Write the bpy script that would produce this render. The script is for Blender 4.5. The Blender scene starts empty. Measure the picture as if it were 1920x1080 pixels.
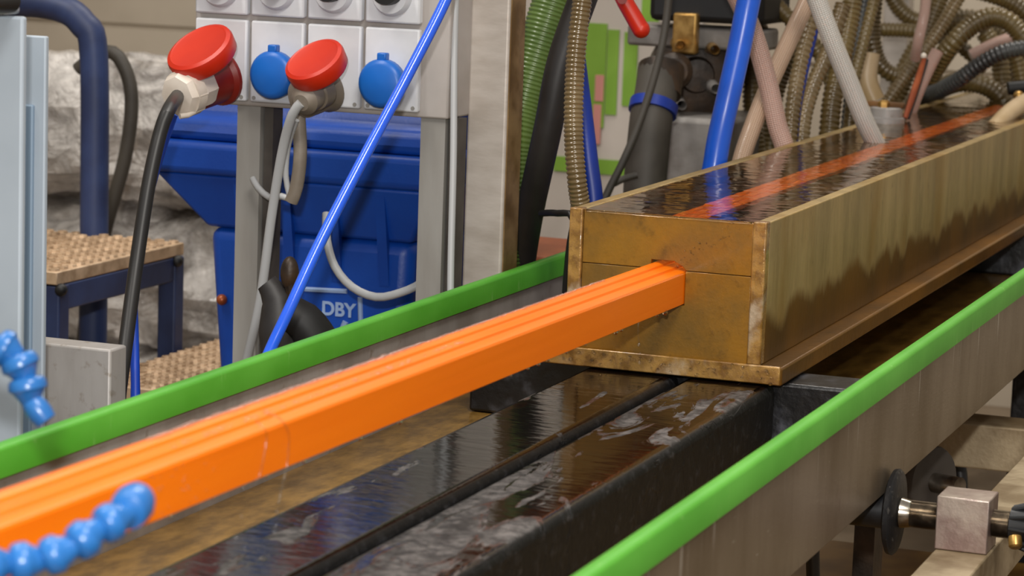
import bpy, bmesh, math, random
from mathutils import Vector, Matrix, noise
PI = math.pi
random.seed(7)
scene = bpy.context.scene
col = scene.collection

# ------------------------------------------------------------------ camera
F_PX = 5000.0
YAW, PITCH, ROLL = 0.354606, -0.147576, 0.035828
CAM = Vector((0, 0, 1.4))
fw = Vector((math.cos(PITCH)*math.cos(YAW), math.cos(PITCH)*math.sin(YAW), math.sin(PITCH)))
r0 = fw.cross(Vector((0, 0, 1))).normalized(); u0 = r0.cross(fw)
rt = math.cos(ROLL)*r0 + math.sin(ROLL)*u0
up = -math.sin(ROLL)*r0 + math.cos(ROLL)*u0
cd = bpy.data.cameras.new('camera'); cam = bpy.data.objects.new('camera', cd); col.objects.link(cam)
cam.matrix_world = Matrix(((rt.x, up.x, -fw.x, CAM.x), (rt.y, up.y, -fw.y, CAM.y), (rt.z, up.z, -fw.z, CAM.z), (0, 0, 0, 1)))
cd.sensor_width = 36; cd.lens = F_PX/1920*36; cd.clip_start = .05; cd.clip_end = 60
cd.dof.use_dof = True; cd.dof.focus_distance = 3.45; cd.dof.aperture_fstop = 9.5
scene.camera = cam

# ------------------------------------------------------------------ light
scene.view_settings.view_transform = 'Standard'; scene.view_settings.look = 'None'
scene.view_settings.exposure = 0.0; scene.view_settings.gamma = 1.0
scene.view_settings.use_curve_mapping = False
w = bpy.data.worlds.new('hall_air'); scene.world = w; w.use_nodes = True
w.node_tree.nodes['Background'].inputs[0].default_value = (1.0, .93, .85, 1)
w.node_tree.nodes['Background'].inputs[1].default_value = .38
def lamp(name, loc, aim, sx, sy, power, c=(1, .95, .88)):
    l = bpy.data.lights.new(name, 'AREA'); l.shape = 'RECTANGLE'; l.size = sx; l.size_y = sy; l.energy = power; l.color = c
    o = bpy.data.objects.new(name, l); col.objects.link(o); o.location = loc
    o.rotation_euler = (Vector(aim)-Vector(loc)).to_track_quat('-Z', 'Y').to_euler()
    return o
lamp('ceiling_lamp_near', (.9, -.2, 3.6), (2.6, 1.0, .8), .9, .9, 70)
lamp('camera_flash', (-.06, .05, 1.62), (3.2, 1.15, .85), .07, .05, 46, (1, .97, .93))
lamp('ceiling_lamp_aisle', (2.2, 2.6, 4.2), (2.8, 2.4, 0), .35, 2.4, 75)
lamp('ceiling_lamp_far', (5.6, 1.2, 4.4), (5.4, 1.3, 0), .35, 2.6, 90)

# ------------------------------------------------------------------ pixel -> point helper
def at(px, py, X=None, Y=None, Z=None, d=None):
    v = fw + rt*((px-960)/F_PX) - up*((py-540)/F_PX)
    if X is not None: d = (X-CAM.x)/v.x
    elif Y is not None: d = (Y-CAM.y)/v.y
    elif Z is not None: d = (Z-CAM.z)/v.z
    return CAM + v*d

# ------------------------------------------------------------------ mesh builder
class B:
    def __init__(s): s.v = []; s.f = []; s.uv = {}; s.M = None
    def add(s, vs, fs):
        n = len(s.v)
        for p in vs:
            p = Vector(p)
            s.v.append(s.M @ p if s.M is not None else p)
        for f in fs: s.f.append(tuple(i+n for i in f))
        return s
    def box(s, x0, x1, y0, y1, z0, z1):
        return s.add([(x0,y0,z0),(x1,y0,z0),(x1,y1,z0),(x0,y1,z0),(x0,y0,z1),(x1,y0,z1),(x1,y1,z1),(x0,y1,z1)],
                     [(0,3,2,1),(4,5,6,7),(0,1,5,4),(1,2,6,5),(2,3,7,6),(3,0,4,7)])
    def prism(s, poly, axis, a, b):
        """polygon in the two other axes (in xyz order), from a to b along axis"""
        def mk(p, t):
            if axis == 'x': return (t, p[0], p[1])
            if axis == 'y': return (p[0], t, p[1])
            return (p[0], p[1], t)
        n = len(poly)
        vs = [mk(p, a) for p in poly]+[mk(p, b) for p in poly]
        fs = [tuple(range(n))[::-1], tuple(range(n, 2*n))]
        fs += [(i, (i+1) % n, n+(i+1) % n, n+i) for i in range(n)]
        return s.add(vs, fs)
    def lathe(s, prof, o, axis, seg=24):
        """prof: (radius, distance along axis)"""
        o = Vector(o); a = Vector(axis).normalized()
        e = a.orthogonal().normalized(); g = a.cross(e)
        vs = []
        for r, t in prof:
            r = max(r, 1e-5)
            for k in range(seg):
                q = 2*PI*k/seg
                vs.append(o+a*t+(e*math.cos(q)+g*math.sin(q))*r)
        fs = []
        for i in range(len(prof)-1):
            for k in range(seg):
                k2 = (k+1) % seg
                fs.append((i*seg+k, i*seg+k2, (i+1)*seg+k2, (i+1)*seg+k))
        fs.append(tuple(range(seg))[::-1]); m = (len(prof)-1)*seg
        fs.append(tuple(range(m, m+seg)))
        return s.add(vs, fs)
    def cyl(s, p0, p1, r0_, r1_=None, seg=20):
        p0 = Vector(p0); p1 = Vector(p1); L = (p1-p0).length
        return s.lathe([(r0_, 0), (r0_ if r1_ is None else r1_, L)], p0, p1-p0, seg)
    def ball(s, c, r, seg=16, rings=9, sc=(1, 1, 1)):
        c = Vector(c); vs = []
        for i in range(rings+1):
            a = PI*i/rings
            for k in range(seg):
                q = 2*PI*k/seg
                vs.append((c.x+r*sc[0]*max(math.sin(a), 1e-3)*math.cos(q), c.y+r*sc[1]*max(math.sin(a), 1e-3)*math.sin(q), c.z+r*sc[2]*math.cos(a)))
        fs = []
        for i in range(rings):
            for k in range(seg):
                k2 = (k+1) % seg
                fs.append((i*seg+k, (i+1)*seg+k, (i+1)*seg+k2, i*seg+k2))
        return s.add(vs, fs)
    def tube(s, pts, r, seg=14, corr=None, step=.012, closed=False):
        P = smooth(pts, step if corr is None else corr[0]/4.0, closed)
        n = len(P); N0 = len(s.v); f0 = len(s.f)
        # arclength
        S = [0.0]
        for i in range(1, n): S.append(S[-1]+(P[i]-P[i-1]).length)
        T = []
        for i in range(n):
            a = P[(i-1) % n] if closed else P[max(i-1, 0)]; b = P[(i+1) % n] if closed else P[min(i+1, n-1)]
            T.append((b-a).normalized())
        e = T[0].orthogonal().normalized(); vs = []
        for i in range(n):
            e = (e-T[i]*e.dot(T[i])).normalized(); g = T[i].cross(e)
            rr = r(S[i]/S[-1]) if callable(r) else r
            if corr: rr *= 1 + corr[1]*(1, .35, -1.2, .35)[i % 4]
            for k in range(seg):
                q = 2*PI*k/seg
                vs.append(P[i]+(e*math.cos(q)+g*math.sin(q))*rr)
        fs = []; uvs = []
        m = n if closed else n-1
        for i in range(m):
            i2 = (i+1) % n
            for k in range(seg):
                k2 = (k+1) % seg
                fs.append((i*seg+k, i*seg+k2, i2*seg+k2, i2*seg+k))
                u1, u2 = k/seg, (k+1)/seg; v1 = S[i]; v2 = S[i2] if i2 else S[i]+step
                uvs.append(((u1, v1), (u2, v1), (u2, v2), (u1, v2)))
        if not closed:
            fs.append(tuple(range(seg))[::-1]); fs.append(tuple(range((n-1)*seg, n*seg)))
        s.add(vs, fs)
        for j, t in enumerate(uvs): s.uv[f0+j] = t
        return s
    def build(s, name, m, parent=None, label=None, cat=None, group=None, kind=None, bevel=0, ang=35, seg=2, base=False):
        lo = Vector([min(v[i] for v in s.v) for i in range(3)]); hi = Vector([max(v[i] for v in s.v) for i in range(3)])
        c = (lo+hi)/2
        if base: c.z = lo.z
        me = bpy.data.meshes.new(name)
        me.from_pydata([v-c for v in s.v], [], s.f)
        if s.uv:
            ul = me.uv_layers.new(name='uv')
            for p in me.polygons:
                t = s.uv.get(p.index)
                if t:
                    for li, q in zip(p.loop_indices, t): ul.data[li].uv = q
        bm = bmesh.new(); bm.from_mesh(me); bmesh.ops.recalc_face_normals(bm, faces=bm.faces); bm.to_mesh(me); bm.free()
        for p in me.polygons: p.use_smooth = True
        me.set_sharp_from_angle(angle=math.radians(ang))
        me.materials.append(m)
        o = bpy.data.objects.new(name, me); col.objects.link(o)
        o.location = c
        if parent is not None:
            o.parent = parent; o.location = c-wloc(parent)
        if bevel:
            b = o.modifiers.new('bevel', 'BEVEL'); b.width = bevel; b.segments = seg; b.limit_method = 'ANGLE'; b.angle_limit = math.radians(40)
            b.harden_normals = False
        tag(o, label, cat, group, kind)
        return o
def wloc(o):
    p = o.location.copy()
    while o.parent: o = o.parent; p = p+o.location
    return p
def smooth(pts, step, closed=False):
    P = [Vector(p) for p in pts]; out = []; n = len(P)
    if n == 2 and not closed:
        k = max(1, int((P[1]-P[0]).length/step)); return [P[0].lerp(P[1], i/k) for i in range(k+1)]
    for i in range(n if closed else n-1):
        if closed: a, b, c, d = P[i-1], P[i], P[(i+1) % n], P[(i+2) % n]
        else: a, b, c, d = P[max(i-1, 0)], P[i], P[i+1], P[min(i+2, n-1)]
        k = max(1, int(round((c-b).length/step)))
        for j in range(k):
            t = j/k
            out.append(.5*((2*b)+(c-a)*t+(2*a-5*b+4*c-d)*t*t+(3*b-a-3*c+d)*t**3))
    if not closed: out.append(P[-1])
    return out
def tag(o, label=None, cat=None, group=None, kind=None):
    if label: o['label'] = label
    if cat: o['category'] = cat
    if group: o['group'] = group
    if kind: o['kind'] = kind
    return o
def thing(name, label, cat, loc, group=None, kind=None):
    o = bpy.data.objects.new(name, None); col.objects.link(o); o.location = Vector(loc); o.empty_display_size = .05
    return tag(o, label, cat, group, kind)

# ------------------------------------------------------------------ materials
def S(r, g, b):
    f = lambda c: (c/255/12.92 if c/255 <= .04045 else ((c/255+.055)/1.055)**2.4)
    return (f(r), f(g), f(b), 1)
class MT:
    def __init__(s, name):
        s.m = bpy.data.materials.new(name); s.m.use_nodes = True; s.t = s.m.node_tree
        s.p = s.t.nodes['Principled BSDF']; s.tc = s.n('ShaderNodeTexCoord')
    def n(s, k, **kw):
        x = s.t.nodes.new(k)
        for a, b in kw.items(): setattr(x, a, b)
        return x
    def l(s, a, b): s.t.links.new(a, b)
    def noise(s, scale, stretch=(1, 1, 1), detail=4, rough=.55, co='Object', dist=0):
        mp = s.n('ShaderNodeMapping'); mp.inputs['Scale'].default_value = stretch; s.l(s.tc.outputs[co], mp.inputs[0])
        t = s.n('ShaderNodeTexNoise'); t.inputs['Scale'].default_value = scale; t.inputs['Detail'].default_value = detail; t.inputs['Roughness'].default_value = rough
        t.inputs['Distortion'].default_value = dist
        s.l(mp.outputs[0], t.inputs['Vector']); return t.outputs['Fac']
    def rng(s, f, a, b, c=0., d=1., smooth=True):
        r = s.n('ShaderNodeMapRange'); r.interpolation_type = 'SMOOTHSTEP' if smooth else 'LINEAR'
        for i, v in zip(range(1, 5), (a, b, c, d)): r.inputs[i].default_value = v
        s.l(f, r.inputs[0]); return r.outputs[0]
    def mix(s, f, a, b):
        x = s.n('ShaderNodeMix'); x.data_type = 'RGBA'
        if isinstance(f, (int, float)): x.inputs[0].default_value = f
        else: s.l(f, x.inputs[0])
        for q, i in ((a, 6), (b, 7)):
            if isinstance(q, tuple): x.inputs[i].default_value = q
            else: s.l(q, x.inputs[i])
        return x.outputs[2]
    def math(s, op, a, b=None):
        x = s.n('ShaderNodeMath'); x.operation = op
        for q, i in ((a, 0), (b, 1)):
            if q is None: continue
            if isinstance(q, (int, float)): x.inputs[i].default_value = q
            else: s.l(q, x.inputs[i])
        return x.outputs[0]
    def sep(s, co='Object'):
        x = s.n('ShaderNodeSeparateXYZ'); s.l(s.tc.outputs[co], x.inputs[0]); return x.outputs
    def bump(s, h, dist=.001, st=1.0):
        b = s.n('ShaderNodeBump'); b.inputs['Distance'].default_value = dist; b.inputs['Strength'].default_value = st
        s.l(h, b.inputs['Height']); s.l(b.outputs[0], s.p.inputs['Normal']); return b
    def set(s, **k):
        for a, v in k.items():
            i = s.p.inputs[{'c': 'Base Color', 'r': 'Roughness', 'me': 'Metallic', 'sp': 'Specular IOR Level', 'coat': 'Coat Weight', 'cr': 'Coat Roughness', 'tr': 'Transmission Weight', 'ior': 'IOR', 'al': 'Alpha', 'sss': 'Subsurface Weight'}[a]]
            if isinstance(v, (int, float, tuple)): i.default_value = v
            else: s.l(v, i)
        return s
def mat(name, c1, c2=None, scale=8, rough=.5, metal=0, bump=0, bscale=80, stretch=(1, 1, 1), rng=(.35, .65), coat=0, sp=.5, r2=None):
    M_ = MT(name)
    if c2:
        f = M_.rng(M_.noise(scale, stretch), *rng); M_.set(c=M_.mix(f, c1, c2))
        if r2 is not None: M_.set(r=M_.rng(f, 0, 1, rough, r2))
        else: M_.set(r=rough)
    else: M_.set(c=c1, r=rough)
    M_.set(me=metal, coat=coat, cr=.08, sp=sp)
    if bump: M_.bump(M_.noise(bscale, stretch), bump)
    return M_.m

MA = {}
# orange plastic
o_ = MT('orange_plastic'); o_.set(c=o_.mix(o_.rng(o_.noise(3, (1, 8, 8)), .3, .7), (1.0, .205, .0015, 1), (.97, .185, .001, 1)), r=.36, sp=.35, coat=.1, cr=.15)
o_.bump(o_.noise(120, (.03, 1, 1)), .0003); MA['orange'] = o_.m
# stained tank metal: front panels
t_ = MT('amber_stained_panel')
n1 = t_.noise(9, (1, 1, 1), 6, .65); n2 = t_.noise(45, (1, 1, 1), 5, .7)
c = t_.mix(t_.rng(n1, .3, .7), S(160, 112, 34), S(116, 86, 32)); c = t_.mix(t_.rng(n2, .52, .75, 0, .6), c, S(92, 66, 24))
t_.set(c=c, r=t_.rng(n1, .3, .7, .22, .42), me=.25, coat=.3, cr=.1); t_.bump(n2, .0006); MA['panel'] = t_.m
# tank side wall: pale vertical streaks above, brown deposit below
t_ = MT('streaked_tank_wall')
z = t_.sep()[2]; st = t_.noise(30, (.6, 1, .10), 7, .7); st2 = t_.noise(5, (1, 1, .35), 4, .6); fine = t_.noise(130, (1, 1, .25), 4, .6)
hi = t_.mix(t_.rng(st, .25, .75), S(188, 162, 110), S(142, 120, 76)); hi = t_.mix(t_.rng(st2, .45, .7, 0, .7), hi, S(150, 112, 40))
lo = t_.mix(t_.rng(st2, .3, .7), S(122, 82, 22), S(84, 58, 20))
lvl = t_.math('ADD', z, t_.math('MULTIPLY', t_.math('SUBTRACT', st2, .5), .16)); lvl = t_.math('ADD', lvl, t_.math('MULTIPLY', t_.math('SUBTRACT', st, .5), .05))
c = t_.mix(t_.rng(lvl, -.045, -.02), lo, hi); c = t_.mix(t_.rng(fine, .58, .75, 0, .5), c, S(80, 60, 28))
t_.set(c=c, r=.42, me=.3); t_.bump(fine, .0006); MA['wall'] = t_.m
# raw edges and flange of the tank: crusted
t_ = MT('crusted_plate_edge')
n1 = t_.noise(40, (1, 1, 1), 6, .7); n2 = t_.noise(160, (1, 1, 1), 3, .6); n3 = t_.noise(14)
c = t_.mix(t_.rng(n1, .38, .62), S(172, 132, 70), S(120, 84, 34)); c = t_.mix(t_.rng(n3, .55, .7, 0, .7), c, S(200, 184, 160))
t_.set(c=c, r=t_.rng(n2, .4, .6, .18, .5), me=.2, coat=.4, cr=.08); t_.bump(n1, .0014); MA['edge'] = t_.m
t_ = MT('amber_flange_plate')
n1 = t_.noise(8, (.4, 1, 1), 5, .6); n2 = t_.noise(70)
c = t_.mix(t_.rng(n1, .35, .65), S(142, 96, 34), S(104, 72, 30)); c = t_.mix(t_.rng(n2, .55, .75, 0, .6), c, S(74, 52, 24))
t_.set(c=c, r=.34, me=.3); t_.bump(n2, .0006); MA['flange'] = t_.m
MA['tank_in'] = mat('tank_inside_stain', S(120, 78, 28), S(70, 44, 18), 9, .5)
# water
wt = bpy.data.materials.new('rippled_water'); wt.use_nodes = True; T = wt.node_tree; T.nodes.clear()
out = T.nodes.new('ShaderNodeOutputMaterial'); gl = T.nodes.new('ShaderNodeBsdfGlass'); gl.inputs['IOR'].default_value = 1.333; gl.inputs['Roughness'].default_value = 0.0
gl.inputs['Color'].default_value = (1, .95, .87, 1)
tc = T.nodes.new('ShaderNodeTexCoord'); mp = T.nodes.new('ShaderNodeMapping'); mp.inputs['Scale'].default_value = (1, .55, 1)
nz = T.nodes.new('ShaderNodeTexNoise'); nz.inputs['Scale'].default_value = 38; nz.inputs['Detail'].default_value = 2
bp = T.nodes.new('ShaderNodeBump'); bp.inputs['Distance'].default_value = .0016; bp.inputs['Strength'].default_value = .55
T.links.new(tc.outputs['Object'], mp.inputs[0]); T.links.new(mp.outputs[0], nz.inputs['Vector']); T.links.new(nz.outputs['Fac'], bp.inputs['Height'])
T.links.new(bp.outputs[0], gl.inputs['Normal']); T.links.new(gl.outputs[0], out.inputs[0]); MA['water'] = wt
dr = MT('clear_water_drop'); dr.set(c=(1, 1, 1, 1), r=0.0, tr=1.0, ior=1.333); MA['drop'] = dr.m
def clear_film(name):
    m = bpy.data.materials.new(name); m.use_nodes = True; t = m.node_tree; t.nodes.clear()
    o = t.nodes.new('ShaderNodeOutputMaterial'); mx = t.nodes.new('ShaderNodeMixShader'); tr = t.nodes.new('ShaderNodeBsdfTransparent'); g = t.nodes.new('ShaderNodeBsdfGlossy'); f = t.nodes.new('ShaderNodeLayerWeight'); ml = t.nodes.new('ShaderNodeMath'); ml.operation = 'MULTIPLY_ADD'; ml.inputs[1].default_value = .35; ml.inputs[2].default_value = .04
    f.inputs['Blend'].default_value = .2; t.links.new(f.outputs['Facing'], ml.inputs[0]); g.inputs['Roughness'].default_value = .2; tr.inputs['Color'].default_value = (.97, .97, .97, 1)
    t.links.new(ml.outputs[0], mx.inputs[0]); t.links.new(tr.outputs[0], mx.inputs[1]); t.links.new(g.outputs[0], mx.inputs[2]); t.links.new(mx.outputs[0], o.inputs[0])
    return m
MA['bead'] = clear_film('thin_clear_water')
# black wet beams
def wet_black(name, seed, lvl):
    t_ = MT(name); geo = t_.n('ShaderNodeNewGeometry'); sx = t_.n('ShaderNodeSeparateXYZ'); t_.l(geo.outputs['Normal'], sx.inputs[0])
    n1 = t_.noise(4.2, (1.3, 5, 1), 6, .6, dist=.4+seed); n2 = t_.noise(60, (1, 1, 1), 6, .7); n3 = t_.noise(18, (.6, 2, 1), 5, .7); n4 = t_.noise(260, (1, 1, 1), 2, .5)
    x = t_.sep()[0]
    m = t_.math('ADD', n1, t_.math('MULTIPLY', x, .11))
    wet = t_.rng(m, lvl-.015, lvl+.015)
    rim = t_.math('MULTIPLY', t_.rng(m, lvl-.035, lvl-.01), t_.math('SUBTRACT', 1.0, wet))
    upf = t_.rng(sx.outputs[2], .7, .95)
    dry = t_.mix(t_.rng(n2, .35, .7), S(44, 42, 42), S(112, 108, 106)); dry = t_.mix(t_.rng(n3, .45, .7, 0, .75), dry, S(26, 22, 20))
    dry = t_.mix(t_.math('MULTIPLY', rim, t_.rng(n3, .45, .6)), dry, S(78, 36, 16))
    wc = t_.mix(t_.rng(n3, .5, .75, 0, .5), S(14, 11, 9), S(48, 22, 9))
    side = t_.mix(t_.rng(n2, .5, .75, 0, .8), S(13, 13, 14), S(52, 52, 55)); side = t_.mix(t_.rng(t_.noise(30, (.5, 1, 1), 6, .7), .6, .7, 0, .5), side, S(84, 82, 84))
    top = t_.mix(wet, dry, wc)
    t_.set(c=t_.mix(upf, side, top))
    rr = t_.rng(wet, 0, 1, .6, .10, False)
    mm = t_.n('ShaderNodeMix'); mm.data_type = 'FLOAT'; t_.l(upf, mm.inputs[0]); mm.inputs[2].default_value = .62; t_.l(rr, mm.inputs[3])
    t_.set(r=mm.outputs[0], sp=.3)
    hb = t_.math('ADD', t_.math('MULTIPLY', n2, t_.math('SUBTRACT', 1.0, t_.math('MULTIPLY', wet, upf))), t_.math('MULTIPLY', wet, .6))
    hb = t_.math('ADD', hb, t_.math('MULTIPLY', t_.noise(42, (1.6, .45, 1), 3, .55), .42))
    t_.bump(hb, .0018); return t_.m
MA['black_a'] = wet_black('wet_black_beam', .1, .44)
MA['black_b'] = wet_black('part_dried_black_beam', .6, .555)
MA['black_block'] = mat('scuffed_black_block', S(18, 18, 20), S(74, 76, 84), 26, .38, 0, .0012, 70, rng=(.5, .8))
# wet bottom sheet
t_ = MT('wet_brown_sheet'); n1 = t_.noise(16, (.9, 2.2, 1), 7, .72); n2 = t_.noise(70, (1.5, .5, 1), 4, .6)
t_.set(c=t_.mix(t_.rng(n1, .3, .7), S(168, 128, 62), S(104, 76, 30)), r=.34, me=.2, coat=.4, cr=.03); t_.bump(n2, .0012); MA['sheet'] = t_.m
# steel
t_ = MT('brownish_steel'); n1 = t_.noise(5, (1, 1, .3), 5, .6); n2 = t_.noise(160, (.2, 1, 1), 4, .7); n3 = t_.noise(50, (1, 1, .25), 5, .7)
c = t_.mix(t_.rng(n1, .3, .7), S(150, 136, 118), S(112, 96, 74)); c = t_.mix(t_.rng(n3, .58, .75, 0, .5), c, S(92, 70, 44)); c = t_.mix(t_.rng(n2, .66, .74, 0, .5), c, S(210, 205, 196))
zz = t_.sep()[2]; dz = t_.math('ADD', zz, t_.math('MULTIPLY', t_.noise(9, (1, 1, .01), 2), .12))
c = t_.mix(t_.math('MULTIPLY', t_.rng(t_.noise(75, (1, 1, .02), 3, .6), .6, .68), t_.rng(dz, .06, .10, 0, .75)), c, S(214, 210, 202))
t_.set(c=c, r=.36, me=.6); t_.bump(n2, .0003); MA['steel_warm'] = t_.m
t_ = MT('grey_steel'); n1 = t_.noise(6, (1, 1, .3), 5, .6); n2 = t_.noise(150, (1, 1, .15), 4, .7); n3 = t_.noise(60)
c = t_.mix(t_.rng(n1, .3, .7), S(172, 168, 165), S(136, 130, 124)); c = t_.mix(t_.rng(n3, .6, .75, 0, .5), c, S(110, 92, 66))
t_.set(c=c, r=.45, me=.15); t_.bump(n2, .0003); MA['steel_grey'] = t_.m
MA['post'] = mat('brushed_post_steel', S(200, 192, 184), S(172, 162, 152), 14, .42, .1, .0002, 90, (1, 1, 3), rng=(.2, .9))
MA['post_side'] = mat('brown_post_steel', S(168, 138, 96), S(120, 92, 54), 14, .45, .4, .0005, 60)
MA['beam_tan'] = mat('tan_grimy_beam', S(176, 158, 128), S(128, 108, 78), 12, .55, .25, .001, 90)
MA['chrome_thread'] = mat('threaded_steel', S(190, 182, 170), S(120, 108, 92), 30, .22, .95)
MA['block'] = mat('zinc_block', S(190, 176, 166), S(150, 128, 122), 16, .38, .65, .0006, 90)
MA['black_rub'] = mat('black_speckled_plastic', S(24, 24, 26), S(110, 106, 100), 120, .5, 0, .001, 120, rng=(.6, .8))
MA['black_hub'] = mat('black_plastic_hub', S(34, 35, 38), S(20, 20, 22), 20, .4)
MA['brass'] = mat('brass', S(200, 160, 92), S(150, 112, 56), 30, .35, .7)
# green strip
t_ = MT('green_plastic_strip'); n1 = t_.noise(7, (.5, 1, 1), 4, .6); n2 = t_.noise(55, (1, 1, .25), 5, .7)
c = t_.mix(t_.rng(n1, .35, .65), S(76, 160, 40), S(92, 176, 56)); c = t_.mix(t_.rng(n2, .6, .8, 0, .55), c, S(168, 214, 132))
t_.set(c=c, r=.48); t_.bump(n2, .0004); MA['green'] = t_.m
# background things
MA['loc'] = mat('blue_hose_plastic', S(44, 112, 182), S(36, 100, 168), 12, .3, coat=.1)
MA['cab'] = mat('pale_grey_paint', S(166, 177, 188), S(158, 169, 180), 6, .5)
MA['cab_dark'] = mat('slot_grey', S(120, 140, 160), None, rough=.5)
MA['navy'] = mat('navy_frame_paint', S(46, 62, 104), S(36, 48, 84), 10, .5)
t_ = MT('tread_plate'); c = t_.mix(t_.rng(t_.noise(20), .35, .65), S(214, 186, 154), S(168, 140, 110)); t_.set(c=c, r=.5, me=.3); MA['tread'] = t_.m
MA['bin'] = mat('bin_blue_plastic', S(14, 76, 178), S(12, 66, 162), 6, .42, bump=.0003, bscale=200)
MA['print'] = mat('white_print', S(150, 175, 215), None, rough=.6)
MA['white_box'] = mat('white_enclosure', S(222, 224, 228), S(206, 208, 214), 9, .4)
MA['grey_back'] = mat('grey_enclosure_back', S(178, 172, 168), S(160, 152, 146), 6, .5)
MA['alu'] = mat('dull_aluminium', S(170, 168, 164), S(150, 146, 140), 8, .5, .3, .0003, 120, (1, 1, .2))
MA['dark_in'] = mat('dark_channel', S(84, 78, 72), S(60, 54, 50), 10, .6)
MA['red'] = mat('socket_red', S(206, 46, 14), S(196, 38, 12), 8, .38)
MA['dark_red'] = mat('socket_dark_red', S(150, 32, 18), S(120, 24, 14), 8, .42)
MA['sock_blue'] = mat('socket_blue', S(24, 104, 196), S(20, 94, 182), 8, .38)
MA['sock_grey'] = mat('plug_grey', S(150, 140, 128), S(120, 110, 98), 12, .5)
MA['white_pl'] = mat('white_plug_plastic', S(226, 216, 204), S(206, 194, 180), 14, .35)
MA['black_cab'] = mat('black_cable', S(30, 29, 29), None, rough=.42)
MA['grey_cab'] = mat('grey_cable', S(176, 178, 180), None, rough=.42)
MA['knob_blk'] = mat('knob_black', S(22, 22, 23), None, rough=.55)
MA['blue_tube'] = mat('bright_blue_tube', S(44, 104, 244), S(38, 94, 232), 5, .22, coat=.4)
MA['blue_hose'] = mat('blue_hose', S(28, 96, 220), S(22, 80, 190), 6, .3, coat=.2)
MA['deep_blue'] = mat('deep_blue_hose', S(16, 50, 150), S(14, 44, 130), 6, .4)
MA['blue_cord'] = mat('royal_blue_cord', S(20, 70, 190), S(16, 60, 170), 6, .4)
MA['green_hose'] = mat('olive_green_hose', S(98, 122, 56), S(72, 96, 42), 4, .35, coat=.2)
MA['black_hose'] = mat('black_hose', S(50, 48, 48), S(34, 32, 32), 9, .5)
MA['brown_hose'] = mat('clear_brown_hose', S(138, 118, 84), S(96, 78, 48), 5, .2, coat=.5, stretch=(1, 1, 1))
MA['khaki_hose'] = mat('khaki_hose', S(112, 94, 54), S(78, 62, 32), 5, .3, coat=.3)
MA['dark_hose'] = mat('dark_ribbed_hose', S(70, 72, 72), S(44, 44, 44), 8, .35, coat=.2)
MA['beige_hose'] = mat('beige_tube', S(204, 180, 146), S(176, 150, 110), 5, .35)
def braid(name, a, b, r=.3):
    t_ = MT(name); u = t_.sep('UV'); k1 = t_.math('MULTIPLY', u[0], 2*PI*12); k2 = t_.math('MULTIPLY', u[1], 2*PI*150)
    h = t_.math('MULTIPLY', t_.math('SINE', t_.math('ADD', k1, k2)), t_.math('SINE', t_.math('SUBTRACT', k1, k2)))
    t_.set(c=t_.mix(t_.rng(h, -.3, .6), a, b), r=r, coat=.5, cr=.1); t_.bump(h, .0006); return t_.m
MA['pink_braid'] = braid('pink_braided_hose', S(176, 138, 124), S(206, 176, 164))
MA['tan_braid'] = braid('tan_braided_hose', S(170, 136, 110), S(208, 182, 158))
MA['silver_braid'] = braid('silver_braided_hose', S(186, 178, 168), S(240, 238, 234), .2)
MA['film'] = None
t_ = MT('crumpled_clear_film'); n1 = t_.noise(5, (1, 1, 1), 6, .65, dist=1.2)
c = t_.mix(t_.rng(n1, .32, .62), S(128, 120, 114), S(238, 232, 226)); t_.set(c=c, r=.16, sp=.8, coat=.7, cr=.06); t_.bump(t_.noise(16, (1, 1, 1), 6, .65, dist=1.5), .03); MA['film'] = t_.m
MA['cardboard'] = mat('brown_core', S(120, 84, 44), S(90, 60, 28), 9, .8)
MA['plaster'] = mat('beige_wall_paint', S(196, 184, 166), S(186, 174, 156), 3, .8)
MA['concrete'] = mat('stained_concrete', S(128, 112, 92), S(92, 76, 56), 2.5, .6, 0, .001, 60)
MA['motor_dark'] = mat('dark_oily_iron', S(42, 34, 28), S(74, 56, 40), 14, .45, .3, .001, 60)
MA['motor_grey'] = mat('grey_pump_casting', S(150, 146, 142), S(112, 106, 100), 9, .5, .2, .0008, 60)
MA['pump_hose'] = mat('grey_rubber_sleeve', S(72, 67, 60), S(48, 44, 38), 5, .6)
MA['white_bd'] = mat('white_board', S(214, 204, 194), S(204, 194, 184), 4, .6)
MA['lime'] = mat('lime_print', S(140, 184, 66), S(128, 172, 56), 5, .6)
MA['pink_pr'] = mat('pink_print', S(220, 150, 140), None, rough=.6)
MA['bronze'] = mat('copper_orange', S(176, 92, 50), S(140, 66, 34), 20, .35, .3)
MA['floor_reflection'] = mat('amber_floor_reflection', S(190, 146, 70), S(140, 100, 40), 5, .35, .3)  # golden light reflected off the floor, put into the colour
MA['rust'] = mat('rust_floor_tile', S(170, 92, 48), S(140, 70, 34), 6, .6)

# ------------------------------------------------------------------ room
B().box(-4, 9, -5, 8, -.1, 0).build('floor', MA['concrete'], kind='structure')
wb = B().box(7.5, 7.6, -5, 8, 0, 5).build('wall_back', MA['plaster'], kind='structure')
for z0, z1 in ((.0, .93), (.945, 1.9)):
    for i in range(5):
        B().box(7.485, 7.5, -5+i*2.6, -5+i*2.6+2.585, z0, z1).build('panel', MA['plaster'], parent=wb)
B().box(-4, 9, 8, 8.1, 0, 5).build('wall_left', MA['plaster'], kind='structure')

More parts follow.
